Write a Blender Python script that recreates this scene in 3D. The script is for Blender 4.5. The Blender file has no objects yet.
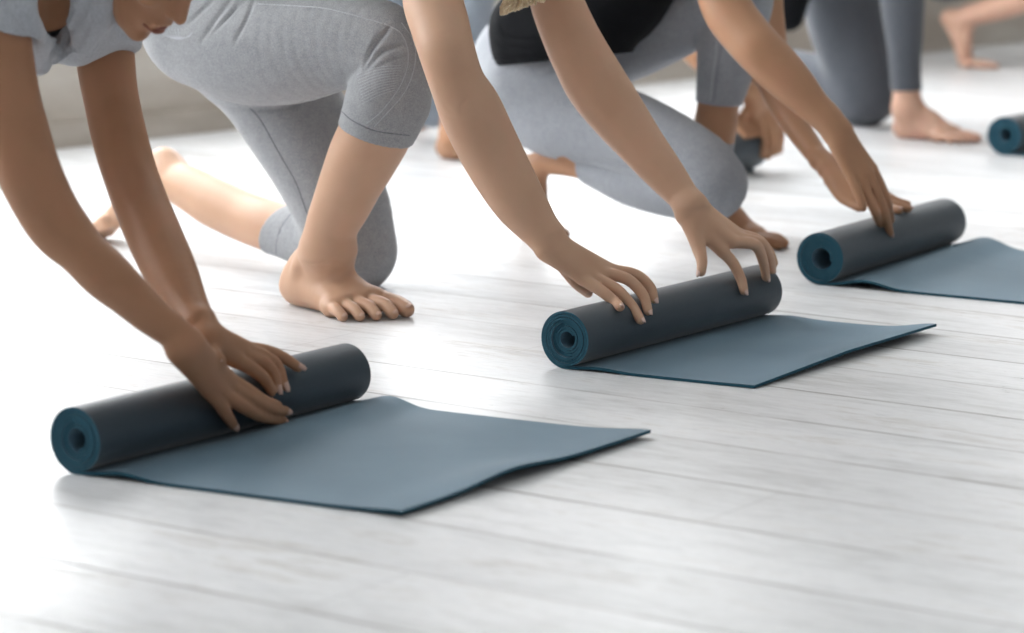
import bpy, math, random
import numpy as np
from mathutils import Vector, Matrix
from mathutils.bvhtree import BVHTree
random.seed(3); rng = np.random.default_rng(5)
COL = bpy.context.scene.collection
# ------------------------------------------------------------------ camera model
# world: x = along the floor boards, y = across them, z = up
FPX, PITCH, ROLLA, CH, YAW = 2961., .1697, .0062, .913, -.611
Rv = np.array([math.cos(YAW), -math.sin(YAW), 0.]); Fh = np.array([math.sin(YAW), math.cos(YAW), 0.])
Fw = Fh*math.cos(PITCH) - np.array([0, 0, math.sin(PITCH)]); Up = Fh*math.sin(PITCH) + np.array([0, 0, math.cos(PITCH)])
CR, SR = math.cos(ROLLA), math.sin(ROLLA)
C0 = np.array([0, 0, CH])
def ray(px, py):
    x = (px-512)/FPX; y = (316.5-py)/FPX
    return Fw + (CR*x-SR*y)*Rv + (SR*x+CR*y)*Up
def at(px, py, v):                      # point on the upright plane y = v
    d = ray(px, py); return C0 + d*(v/d[1])
def flo(px, py, z=0.):
    d = ray(px, py); return C0 + d*((z-CH)/d[2])
def scale(P): return FPX/((np.asarray(P)-C0) @ Fw)
def onroll(px, py, xc, R, lift):        # point on (a little above) a roll's surface
    d = ray(px, py); o = C0 - np.array([xc, 0, R]); r = R+lift
    a = d[0]**2+d[2]**2; b = o[0]*d[0]+o[2]*d[2]; c = o[0]**2+o[2]**2-r*r
    D = max(b*b-a*c, 0); return C0 + d*((-b-D**.5)/a)
# ------------------------------------------------------------------ object helpers
def finish(o, name, mat=None, parent=None, smooth=True):
    o.name = name
    if mat is not None:
        for m in (mat if isinstance(mat, (list, tuple)) else [mat]): o.data.materials.append(m)
    if smooth: o.data.polygons.foreach_set('use_smooth', [True]*len(o.data.polygons))
    COL.objects.link(o)
    if parent is not None: o.parent = parent
    return o
def mesh_obj(name, V, Fc, mat=None, parent=None, smooth=True):
    me = bpy.data.meshes.new(name); V = np.asarray(V, dtype=np.float64)
    if isinstance(Fc, np.ndarray) and Fc.ndim == 2:
        n, k = Fc.shape
        me.vertices.add(len(V)); me.vertices.foreach_set('co', V.astype(np.float32).ravel())
        me.loops.add(n*k); me.loops.foreach_set('vertex_index', Fc.astype(np.int32).ravel())
        me.polygons.add(n); me.polygons.foreach_set('loop_start', np.arange(0, n*k, k, dtype=np.int32))
        me.update(calc_edges=True); me.validate()
    else:
        me.from_pydata(V.tolist(), [], [list(f) for f in Fc]); me.update()
    return finish(bpy.data.objects.new(name, me), name, mat, parent, smooth)
def tag(o, label=None, cat=None, group=None, kind=None):
    if label: o['label'] = label
    if cat: o['category'] = cat
    if group: o['group'] = group
    if kind: o['kind'] = kind
    return o
def box(lo, hi, bev=0):
    x0, y0, z0 = lo; x1, y1, z1 = hi
    V = [(x0,y0,z0),(x1,y0,z0),(x1,y1,z0),(x0,y1,z0),(x0,y0,z1),(x1,y0,z1),(x1,y1,z1),(x0,y1,z1)]
    Fc = [(0,3,2,1),(4,5,6,7),(0,1,5,4),(1,2,6,5),(2,3,7,6),(3,0,4,7)]
    return V, Fc
def boxes(name, L, mat, parent=None):
    V, Fc = [], []
    for lo, hi in L:
        v, f = box(lo, hi); n = len(V); V += v; Fc += [tuple(i+n for i in q) for q in f]
    return mesh_obj(name, V, Fc, mat, parent, False)
# ------------------------------------------------------------------ signed distance field modelling
class Field:
    def __init__(s, lo, hi, h):
        s.lo = np.array(lo, float); s.h = h; s.n = np.ceil((np.array(hi)-s.lo)/h).astype(int)+1
        s.ax = [(s.lo[i]+h*np.arange(s.n[i])).astype(np.float32) for i in range(3)]
        s.a = np.full(s.n, .1, np.float32)
    def sub(s, lo, hi):
        i0 = np.clip(np.floor((lo-s.lo)/s.h).astype(int), 0, s.n); i1 = np.clip(np.ceil((hi-s.lo)/s.h).astype(int)+1, 0, s.n)
        if (i1 <= i0).any(): return None
        sl = tuple(slice(a, b) for a, b in zip(i0, i1))
        return sl, s.ax[0][sl[0]][:, None, None], s.ax[1][sl[1]][None, :, None], s.ax[2][sl[2]][None, None, :]
    @staticmethod
    def cone(X, Y, Z, a, b, ra, rb, sq=None):
        a = np.asarray(a, float); b = np.asarray(b, float)
        px, py, pz = X-np.float32(a[0]), Y-np.float32(a[1]), Z-np.float32(a[2]); ba = b-a
        if sq is not None:                       # squash: thickness along n is s times the radius
            n, f = np.asarray(sq[0], float), sq[1]; n = n/np.linalg.norm(n)
            t = (px*n[0]+py*n[1]+pz*n[2])*(1/f-1)
            px, py, pz = px+t*n[0], py+t*n[1], pz+t*n[2]; ba = ba+n*((ba@n)*(1/f-1))
        L = ba@ba
        if L < 1e-12: return np.sqrt(px*px+py*py+pz*pz)-np.float32(ra)
        hh = np.clip((px*ba[0]+py*ba[1]+pz*ba[2])/L, 0, 1).astype(np.float32)
        q = (px-hh*ba[0])**2+(py-hh*ba[1])**2+(pz-hh*ba[2])**2
        return (np.sqrt(q)-(ra+(rb-ra)*hh)).astype(np.float32)
    def merge(s, sl, d, k):
        A = s.a[sl]
        if k > 0:
            hh = np.maximum(k-np.abs(A-d), 0)/k; s.a[sl] = np.minimum(A, d)-hh*hh*k*.25
        else: s.a[sl] = np.minimum(A, d)
    def blob(s, a, b, ra, rb=None, k=.01, sq=None):
        rb = ra if rb is None else rb; pad = max(ra, rb)+k+2*s.h
        a = np.asarray(a, float); b = np.asarray(b, float)
        g = s.sub(np.minimum(a, b)-pad, np.maximum(a, b)+pad)
        if g is None: return
        s.merge(g[0], s.cone(g[1], g[2], g[3], a, b, ra, rb, sq), k)
    def cut_blob(s, a, b, ra, rb, k=.005, sq=None):     # smooth subtraction
        pad = max(ra, rb)+k+2*s.h; a = np.asarray(a, float); b = np.asarray(b, float)
        g = s.sub(np.minimum(a, b)-pad, np.maximum(a, b)+pad)
        if g is None: return
        d = -s.cone(g[1], g[2], g[3], a, b, ra, rb, sq); A = s.a[g[0]]
        hh = np.maximum(k-np.abs(A-d), 0)/k; s.a[g[0]] = np.maximum(A, d)+hh*hh*k*.25
    def chain(s, P, R, k=.01, sub=5, sq=None):
        P, R = spline(P, R, sub); m = R.max()+k+2*s.h
        g = s.sub(P.min(0)-m, P.max(0)+m)
        if g is None: return
        sl = g[0]; T = np.full([q.stop-q.start for q in sl], .1, np.float32)
        for i in range(len(P)-1):
            m2 = max(R[i], R[i+1])+k+2*s.h
            g2 = s.sub(np.minimum(P[i], P[i+1])-m2, np.maximum(P[i], P[i+1])+m2)
            if g2 is None: continue
            tl = tuple(slice(q.start-w.start, q.stop-w.start) for q, w in zip(g2[0], sl))
            T[tl] = np.minimum(T[tl], s.cone(g2[1], g2[2], g2[3], P[i], P[i+1], R[i], R[i+1], sq))
        s.merge(sl, T, k)
    def cut(s, c, n, rad):                        # flat end (cuff, hem)
        c = np.asarray(c, float); n = np.asarray(n, float); n = n/np.linalg.norm(n)
        g = s.sub(c-rad, c+rad)
        if g is None: return
        sl, X, Y, Z = g
        d = (X-c[0])*n[0]+(Y-c[1])*n[1]+(Z-c[2])*n[2]; q = (X-c[0])**2+(Y-c[1])**2+(Z-c[2])**2
        A = s.a[sl]; s.a[sl] = np.where(q < rad*rad, np.maximum(A, d), A)
    def floor_cut(s, z):
        s.a[:] = np.maximum(s.a, (z-s.ax[2])[None, None, :])
    def surface(s):
        A = s.a; h = s.h; S = A < 0
        S[0] = S[-1] = False; S[:, 0] = S[:, -1] = False; S[:, :, 0] = S[:, :, -1] = False
        A = np.where(S, np.minimum(A, -1e-7), np.maximum(A, 1e-7))
        c = S[:-1,:-1,:-1].astype(np.int8)
        for o in ((1,0,0),(0,1,0),(0,0,1),(1,1,0),(1,0,1),(0,1,1),(1,1,1)):
            c = c + S[o[0]:S.shape[0]-1+o[0], o[1]:S.shape[1]-1+o[1], o[2]:S.shape[2]-1+o[2]]
        I = np.argwhere((c > 0) & (c < 8)); idx = {}
        lut = np.full(c.shape, -1, np.int32); lut[I[:,0], I[:,1], I[:,2]] = np.arange(len(I))
        acc = np.zeros((len(I), 3)); cnt = np.zeros(len(I))
        cor = [(a, b, d) for a in (0,1) for b in (0,1) for d in (0,1)]
        val = {o: A[I[:,0]+o[0], I[:,1]+o[1], I[:,2]+o[2]].astype(float) for o in cor}
        for o in cor:
            for ax in range(3):
                if o[ax]: continue
                p = list(o); p[ax] = 1; p = tuple(p)
                m = (val[o] < 0) != (val[p] < 0); t = val[o][m]/(val[o][m]-val[p][m])
                q = np.tile(np.array(o, float), (m.sum(), 1)); q[:, ax] += t
                acc[m] += q; cnt[m] += 1
        V = s.lo + h*(I + acc/cnt[:, None])
        faces = []
        for ax in range(3):
            b_, c_ = (ax+1) % 3, (ax+2) % 3
            sa = [slice(1, -1)]*3; sb = [slice(1, -1)]*3; sa[ax] = slice(0, -1); sb[ax] = slice(1, None)
            e = S[tuple(sa)] != S[tuple(sb)]; E_ = np.argwhere(e); off = np.array([1, 1, 1]); off[ax] = 0; E_ = E_+off
            ins = S[E_[:,0], E_[:,1], E_[:,2]]
            def L(db, dc):
                q = E_.copy(); q[:, b_] -= db; q[:, c_] -= dc; return lut[q[:,0], q[:,1], q[:,2]]
            f = np.stack([L(1,1), L(0,1), L(0,0), L(1,0)], 1); f[~ins] = f[~ins][:, ::-1]; faces.append(f)
        return V, np.concatenate(faces)
def spline(P, R, sub):
    P = np.asarray(P, float); R = np.asarray(R, float); n = len(P)
    if n < 3: return P, R
    Q = np.column_stack([P, R]); E_ = np.vstack([2*Q[0]-Q[1], Q, 2*Q[-1]-Q[-2]]); out = []
    for i in range(n-1):
        p0, p1, p2, p3 = E_[i:i+4]
        for t in np.arange(sub)/sub:
            out.append(.5*((2*p1)+(p2-p0)*t+(2*p0-5*p1+4*p2-p3)*t*t+(3*p1-p0-3*p2+p3)*t**3))
    out.append(Q[-1]); out = np.array(out); return out[:, :3], np.maximum(out[:, 3], .002)
def st(pairs, vs):
    """limb stations: the two silhouette points of the limb in its upright plane -> centre and radius"""
    n = len(pairs); vs = np.interp(np.linspace(0, 1, n), np.linspace(0, 1, len(vs)), vs); P, R = [], []
    for (a, b), v in zip(pairs, vs):
        c = at((a[0]+b[0])/2, (a[1]+b[1])/2, v); P.append(c); R.append(.5*math.hypot(a[0]-b[0], a[1]-b[1])/scale(c))
    return P, R
def cs(L):                                     # (px, py, v, radius in pixels)
    P = [at(a, b, v) for a, b, v, r in L]; return P, [q[3]/scale(p) for p, q in zip(P, L)]
def shell(name, Fd, mat, parent=None): return mesh_obj(name, *Fd.surface(), mat, parent)
# ------------------------------------------------------------------ surface detail
class Skin:
    """ray casts onto a finished mesh and presses creases / ridges into it"""
    def __init__(s, o):
        me = o.data; n = len(me.vertices); s.o = o
        s.V = np.empty(n*3, np.float32); me.vertices.foreach_get('co', s.V); s.V = s.V.reshape(-1, 3).astype(float)
        s.N = np.empty(n*3, np.float32); me.vertices.foreach_get('normal', s.N); s.N = s.N.reshape(-1, 3).astype(float)
        s.t = BVHTree.FromPolygons(s.V.tolist(), [tuple(p.vertices) for p in me.polygons]) ; s.D = np.zeros(n)
    def hit(s, px, py):
        d = ray(px, py); r = s.t.ray_cast(Vector(C0), Vector(d).normalized())
        return (np.array(r[0]), np.array(r[1])) if r[0] is not None else None
    def poly(s, pts, step=3.):
        out = []
        q, _ = spline([(a, b, 0) for a, b in pts], [1]*len(pts), 8) if len(pts) > 2 else (np.array([(a, b, 0.) for a, b in pts]), 0)
        for i in range(len(q)-1):
            m = max(1, int(np.hypot(*(q[i+1]-q[i])[:2])/step))
            for t in range(m):
                h = s.hit(*(q[i]+(q[i+1]-q[i])*t/m)[:2])
                if h: out.append(h)
        h = s.hit(*q[-1][:2])
        if h: out.append(h)
        return out
    def crease(s, pts, depth, w):
        H = s.poly(pts)
        if len(H) < 2: return
        P = np.array([h[0] for h in H]); m = np.all((s.V > P.min(0)-4*w) & (s.V < P.max(0)+4*w), axis=1); idx = np.where(m)[0]
        if not len(idx): return
        Q = s.V[idx]; best = np.full(len(idx), 9.); tt = np.zeros(len(idx))
        for i in range(len(P)-1):
            ba = P[i+1]-P[i]
            if ba@ba > .03**2 or ba@ba < 1e-12: continue
            t = np.clip(((Q-P[i])@ba)/(ba@ba), 0, 1); d = np.linalg.norm(Q-P[i]-t[:, None]*ba, axis=1)
            u = d < best; best[u] = d[u]; tt[u] = (i+t[u])/(len(P)-1)
        s.D[idx] -= depth*np.exp(-(best/w)**2)*np.sin(np.pi*np.clip(tt*.9+.05, 0, 1))**.6
    def apply(s):
        s.o.data.vertices.foreach_set('co', (s.V+s.N*s.D[:, None]).astype(np.float32).ravel()); s.o.data.update()
    def seam(s, pts, r, name, mat, parent, lift=.0):
        H = s.poly(pts)
        if len(H) < 3: return
        P = [h[0]+h[1]*lift for h in H]; return tube(name, P, [r]*len(P), mat, parent)
def tube(name, P, R, mat, parent=None, seg=8):
    V, Fc = tube_vf(P, R, seg); return mesh_obj(name, V, Fc, mat, parent)
def tube_vf(P, R, seg=8, base=0):
    P = np.asarray(P, float); V, Fc = [], []; n = len(P); u = None
    for i in range(n):
        t = P[min(i+1, n-1)]-P[max(i-1, 0)]; t = t/(np.linalg.norm(t)+1e-12)
        if u is None: u = np.cross(t, [0, 0, 1.]) if abs(t[2]) < .9 else np.cross(t, [1., 0, 0])
        u = u-t*(u@t); u = u/(np.linalg.norm(u)+1e-12); w = np.cross(t, u)
        for k in range(seg):
            a = 2*math.pi*k/seg; V.append(P[i]+R[i]*(math.cos(a)*u+math.sin(a)*w))
    for i in range(n-1):
        for k in range(seg): Fc.append((base+i*seg+k, base+i*seg+(k+1) % seg, base+(i+1)*seg+(k+1) % seg, base+(i+1)*seg+k))
    Fc.append(tuple(base+k for k in range(seg))[::-1]); Fc.append(tuple(base+(n-1)*seg+k for k in range(seg)))
    return V, Fc
# ------------------------------------------------------------------ materials
def nmat(name):
    m = bpy.data.materials.new(name); m.use_nodes = True; nt = m.node_tree; b = nt.nodes['Principled BSDF']; return m, nt, b
def N(nt, typ, **kw):
    n = nt.nodes.new(typ)
    for k, v in kw.items():
        if hasattr(n, k): setattr(n, k, v)
        else: n.inputs[k.replace('_', ' ')].default_value = v
    return n
def ramp(nt, fac, stops):
    r = nt.nodes.new('ShaderNodeValToRGB'); e = r.color_ramp.elements
    while len(e) < len(stops): e.new(.5)
    for i, (p, c) in enumerate(stops): e[i].position = p; e[i].color = (*c, 1) if len(c) == 3 else c
    nt.links.new(fac, r.inputs[0]); return r
def noise(nt, scale, detail=4, vec=None, rough=.5):
    n = nt.nodes.new('ShaderNodeTexNoise'); n.inputs['Scale'].default_value = scale; n.inputs['Detail'].default_value = detail
    n.inputs['Roughness'].default_value = rough
    if vec is None: vec = nt.nodes.new('ShaderNodeTexCoord').outputs['Object']
    nt.links.new(vec, n.inputs['Vector']); return n
def bump(nt, b, h, strength, dist=.001):
    n = nt.nodes.new('ShaderNodeBump'); n.inputs['Strength'].default_value = strength; n.inputs['Distance'].default_value = dist
    nt.links.new(h, n.inputs['Height']); nt.links.new(n.outputs[0], b.inputs['Normal']); return n
def skin_mat(name, base, dark, red):
    m, nt, b = nmat(name)
    n = noise(nt, 9, 3); r = ramp(nt, n.outputs['Fac'], [(.3, dark), (.55, base), (.75, red)])
    nt.links.new(r.outputs[0], b.inputs['Base Color'])
    b.inputs['Roughness'].default_value = .46; b.inputs['Specular IOR Level'].default_value = .35
    b.inputs['Subsurface Weight'].default_value = .12; b.inputs['Subsurface Radius'].default_value = (.012, .005, .003); b.inputs['Subsurface Scale'].default_value = 1
    n2 = noise(nt, 420, 3); bump(nt, b, n2.outputs['Fac'], .18, .0006); return m
def cloth_mat(name, c1, c2, sc=500, bumpd=.0004, stretch=(1, 1, 1), sheen=.25):
    m, nt, b = nmat(name); tc = nt.nodes.new('ShaderNodeTexCoord'); mp = nt.nodes.new('ShaderNodeMapping')
    mp.inputs['Scale'].default_value = stretch; nt.links.new(tc.outputs['Object'], mp.inputs[0])
    n = noise(nt, sc, 3, mp.outputs[0]); big = noise(nt, 60, 5, mp.outputs[0], .7)
    mx = nt.nodes.new('ShaderNodeMath'); mx.operation = 'MULTIPLY_ADD'; mx.inputs[1].default_value = .72
    nt.links.new(n.outputs['Fac'], mx.inputs[0])
    m2 = nt.nodes.new('ShaderNodeMath'); m2.operation = 'MULTIPLY'; m2.inputs[1].default_value = .28; nt.links.new(big.outputs['Fac'], m2.inputs[0]); nt.links.new(m2.outputs[0], mx.inputs[2])
    r = ramp(nt, mx.outputs[0], [(.38, c1), (.62, c2)]); nt.links.new(r.outputs[0], b.inputs['Base Color'])
    b.inputs['Roughness'].default_value = .9; b.inputs['Specular IOR Level'].default_value = .15; b.inputs['Sheen Weight'].default_value = sheen; b.inputs['Sheen Roughness'].default_value = .5
    bump(nt, b, n.outputs['Fac'], .35, bumpd); return m
def plain(name, col, rough=.6, spec=.3):
    m, nt, b = nmat(name); n = noise(nt, 30, 3)
    r = ramp(nt, n.outputs['Fac'], [(.3, tuple(c*.92 for c in col)), (.7, tuple(min(1, c*1.06) for c in col))]); nt.links.new(r.outputs[0], b.inputs['Base Color'])
    b.inputs['Roughness'].default_value = rough; b.inputs['Specular IOR Level'].default_value = spec; return m
SK_A = skin_mat('skin_tan', (.42, .215, .12), (.37, .185, .10), (.445, .215, .125))
SK_B = skin_mat('skin_fair', (.62, .385, .26), (.58, .355, .235), (.64, .38, .258))
SK_C = skin_mat('skin_olive', (.46, .25, .145), (.41, .22, .125), (.48, .25, .15))
SK_D = skin_mat('skin_light', (.66, .41, .30), (.6, .36, .26), (.68, .38, .29))
NAIL = plain('nail', (.80, .58, .51), .25, .5)
NAIL_F = plain('toenail_pale', (.72, .49, .39), .35, .4)
NAIL_T = plain('nail_tan', (.62, .40, .32), .3, .5)
GREY = cloth_mat('heather_grey', (.27, .28, .295), (.41, .42, .435))
GREY_C = cloth_mat('heather_grey_blue', (.27, .29, .32), (.38, .40, .435))
GREY_D = cloth_mat('charcoal_grey_knit', (.085, .095, .112), (.12, .13, .148))
GREY_E = cloth_mat('blue_grey_knit', (.22, .25, .29), (.29, .33, .38))
SHIRT = cloth_mat('shirt_grey', (.42, .44, .47), (.52, .54, .58), 300)
BLACK = cloth_mat('black_jersey', (.004, .0045, .006), (.008, .009, .011), sheen=.02)
SEAM = cloth_mat('seam_grey', (.46, .48, .51), (.56, .58, .62))
SEAM_D = cloth_mat('seam_dark', (.13, .14, .16), (.2, .21, .23))
HAIR_B = cloth_mat('blonde_hair', (.68, .50, .30), (.92, .78, .56), 200, stretch=(1, 1, .05)); HAIR_D = cloth_mat('dark_hair', (.02, .012, .008), (.05, .03, .02), 200)
LIP = plain('lip', (.27, .10, .07), .4)
# yoga mat: foam skin on the faces, saturated teal at the cut edges
def mat_skin():
    m, nt, b = nmat('mat_surface'); tc = nt.nodes.new('ShaderNodeTexCoord')
    n = noise(nt, 450, 2, tc.outputs['Object']); n2 = noise(nt, 8, 3, tc.outputs['Object'])
    r = ramp(nt, n2.outputs['Fac'], [(.3, (.095, .175, .238)), (.7, (.112, .20, .268))]); nt.links.new(r.outputs[0], b.inputs['Base Color'])
    b.inputs['Roughness'].default_value = .62; b.inputs['Specular IOR Level'].default_value = .3; b.inputs['Sheen Weight'].default_value = .12
    bump(nt, b, n.outputs['Fac'], .5, .0006); return m
def mat_edge():
    m, nt, b = nmat('mat_edge'); n = noise(nt, 500, 2)
    r = ramp(nt, n.outputs['Fac'], [(.3, (.006, .066, .105)), (.7, (.011, .09, .138))]); nt.links.new(r.outputs[0], b.inputs['Base Color'])
    b.inputs['Roughness'].default_value = .8; bump(nt, b, n.outputs['Fac'], .4, .0004); return m
def mat_under_shaded():  # same foam as the top face, shade of the roll's side put into its colour
    m, nt, b = nmat('mat_underside_shaded'); n = noise(nt, 450, 2)
    r = ramp(nt, n.outputs['Fac'], [(.3, (.011, .029, .045)), (.7, (.016, .038, .057))]); nt.links.new(r.outputs[0], b.inputs['Base Color'])
    b.inputs['Roughness'].default_value = .5; b.inputs['Specular IOR Level'].default_value = .38; b.inputs['Sheen Weight'].default_value = .3
    bump(nt, b, n.outputs['Fac'], .5, .0006); return m
MS, MEG, MU = mat_skin(), mat_edge(), mat_under_shaded()
# ------------------------------------------------------------------ yoga mats
def yoga_mat(xc, v0, v1, R, xe, label, t=.005, rin=.015, zf=None, seed=0, nv=26, skew=.0, rot=0.):
    """one foam sheet: flat tail from x=xe to the roll at xc, then the spiral up and inwards"""
    rs = np.random.default_rng(seed); n1 = max(5, int((xe-xc)/.012)); prof = []
    for i in range(n1): prof.append(('s', xe+(xc-xe)*i/n1, 0))
    turns = (R-t/2-rin)/(t*1.02); na = int(turns*44)
    for i in range(na+1): prof.append(('r', 2*math.pi*turns*i/na, i/44))
    vv = np.linspace(v0, v1, nv); tel = [rs.normal(0, .0012) for _ in range(12)]; tel[0] = 0
    C = np.zeros((len(prof), nv, 3)); Nn = np.zeros((len(prof), nv, 3))
    for i, (k, a, tn) in enumerate(prof):
        for j, v in enumerate(vv):
            if k == 's':
                u = (v-v0)/(v1-v0); z = t/2 + (zf(a-xc, u, xe-xc) if zf else 0)
                C[i, j] = (a, v+skew*(a-xc), z)
            else:
                r = R-t/2-t*1.02*a/(2*math.pi); an = -math.pi/2-a
                w = min(1, tn); ti = int(tn); f = tn-ti
                sh = (tel[ti % 12]*(1-f)+tel[(ti+1) % 12]*f)*min(1, tn) + .0009*max(0, tn-1)
                e = 1-2*(v-v0)/(v1-v0)
                C[i, j] = (xc+r*math.cos(an), v+sh*e*1.0 if abs(e) > .9 else v, R+r*math.sin(an))
    T = np.gradient(C, axis=0); T /= np.linalg.norm(T, axis=2)[:, :, None]
    Nn[..., 0] = T[..., 2]; Nn[..., 2] = -T[..., 0]      # points up on the flat tail
    m = len(prof); hf = np.array([1. if k == 's' else max(.86, 1-.3*tn) for k, a, tn in prof])[:, None, None]; A = C+Nn*t/2*hf; B = C-Nn*t/2*hf
    V = np.concatenate([A.reshape(-1, 3), B.reshape(-1, 3)]); o = m*nv; Fc, mi = [], []
    for i in range(m-1):
        for j in range(nv-1):
            a, b, c, d = i*nv+j, i*nv+j+1, (i+1)*nv+j+1, (i+1)*nv+j
            Fc.append((a, b, c, d)); mi.append(0); Fc.append((o+d, o+c, o+b, o+a)); mi.append(2)
        a, b = i*nv, (i+1)*nv; Fc.append((a, b, o+b, o+a)); mi.append(1)
        a, b = i*nv+nv-1, (i+1)*nv+nv-1; Fc.append((b, a, o+a, o+b)); mi.append(1)
    for j in range(nv-1):
        Fc.append((j+1, j, o+j, o+j+1)); mi.append(1); a = (m-1)*nv+j; Fc.append((a, a+1, o+a+1, o+a)); mi.append(1)
    a = math.radians(rot); dx, dy = V[:, 0]-xc, V[:, 1]-v0; V[:, 0], V[:, 1] = xc+dx*math.cos(a)-dy*math.sin(a), v0+dx*math.sin(a)+dy*math.cos(a)
    ob = mesh_obj('yoga_mat', V, np.array(Fc), [MS, MEG, MU])
    ob.data.polygons.foreach_set('material_index', mi)
    ob.data.polygons.foreach_set('use_smooth', [q != 1 for q in mi])
    ob.data.set_sharp_from_angle(angle=math.radians(50))
    return tag(ob, label, 'yoga mat', 'blue yoga mats being rolled up')
G = lambda x, c, w: math.exp(-((x-c)/w)**2)
def z1(d, u, L): return .013*G(d, .075, .04)*(.55+.6*u) + G(d, L, .07)*(.004+.010*G(u, .42, .16)+.003*u)
def z2(d, u, L): return .004*G(d, .06, .04) + G(d, L, .06)*(.001+.012*min(1, u*2.0))
def z3(d, u, L): return .019*G(d, .095, .05)*(.7+.5*u)
yoga_mat(-2.793, 2.937, 3.554, .049, -2.278, skew=.12, rot=.6, label= 'blue yoga mat nearest the camera, half rolled in the left foreground under two tan hands', zf=z1, seed=1, rin=.016)
yoga_mat(-2.69, 3.995, 4.63, .05, -2.352, skew=.12, label= 'blue yoga mat in the middle of the floor, gripped by two pale hands', zf=z2, seed=2, rin=.0135)
yoga_mat(-2.785, 5.025, 5.645, .053, -2.15, skew=.0, rot=4.2, label= 'blue yoga mat whose tail bulges beside the roll, running out of the right edge', zf=z3, seed=3, rin=.021)
yoga_mat(-3.48, 7.28, 7.88, .053, -2.9, label= 'small blurred mat roll cut off by the right edge beside a bare foot', seed=4, rin=.018, nv=6)
yoga_mat(-3.85, 6.0, 6.56, .055, -3.835, label= 'dark mat roll in the back row peeking out behind the grey knee', seed=5, rin=.016, nv=6)
# ------------------------------------------------------------------ anatomy pieces
def hand(Fd, wrist, wr, knuck, fingers, thumb=None, palm_r=.0134, side=None, tip_r=.0078):
    """fingers: list of joint lists from the knuckle on; knuck row = their first points"""
    wrist = np.asarray(wrist, float)
    if side is None:
        side = np.asarray(fingers[0][0])-np.asarray(fingers[-1][0]); side = side/np.linalg.norm(side)
    m = len(fingers)
    for i, f in enumerate(fingers):
        w = wrist+side*wr*.55*(1-2*i/max(1, m-1)); k = np.asarray(f[0], float)
        mid = (w+k)/2; Fd.chain([w, mid, k], [wr*.72, palm_r+.0015, palm_r-.0022], k=.012, sub=3)
    for i, f in enumerate(fingers):
        n = len(f); r0 = palm_r-.0027
        rr = {2: [r0, tip_r], 3: [r0, .0095, tip_r], 4: [r0+.0003, .0102, .0092, tip_r+.0002]}[n]
        Fd.chain(f, rr, k=.003, sub=4)
    if thumb is not None:
        n = len(thumb); Fd.chain(thumb, [.017, .0125, .0098, .0085][4-n:] if n < 4 else [.017, .0125, .0098, .0085], k=.012, sub=4)
def nail(parent, tip, prev, outward, r=.0068, mat=None, L=.0075, name='fingernail'):
    """curved nail plate lying on the outer side of the finger end"""
    tip = np.asarray(tip, float); t = tip-np.asarray(prev, float); t /= np.linalg.norm(t)
    o = np.asarray(outward, float); o = o-t*(o@t); o /= np.linalg.norm(o); s = np.cross(t, o); V, Fc = [], []
    nu, nw = 7, 7
    for layer, dr in ((0, .0009), (1, -.0012)):
        for i in range(nu):
            u = -1+2*i/(nu-1)
            for j in range(nw):
                w = -1+2*j/(nw-1); a = w*1.02*math.sqrt(max(0, 1-.25*max(0, u)**4)); rad = r+dr-(.0016 if u > .9 else 0)*0
                wid = .78 if u < .6 else .62
                V.append(tip+t*(u*L*(1-.16*w*w)+r*.45)+o*(rad*math.cos(a)-.0013*max(0, u)**2)+s*(rad*math.sin(a*wid)))
    for i in range(nu-1):
        for j in range(nw-1):
            a, b, c, d = i*nw+j, i*nw+j+1, (i+1)*nw+j+1, (i+1)*nw+j; n = nu*nw
            Fc += [(a, b, c, d), (n+d, n+c, n+b, n+a)]
    n = nu*nw
    for j in range(nw-1): Fc += [(j+1, j, n+j, n+j+1), ((nu-1)*nw+j, (nu-1)*nw+j+1, n+(nu-1)*nw+j+1, n+(nu-1)*nw+j)]
    for i in range(nu-1): Fc += [(i*nw, (i+1)*nw, n+(i+1)*nw, n+i*nw), ((i+1)*nw+nw-1, i*nw+nw-1, n+i*nw+nw-1, n+(i+1)*nw+nw-1)]
    return mesh_obj(name, V, Fc, mat or NAIL, parent)
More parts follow.
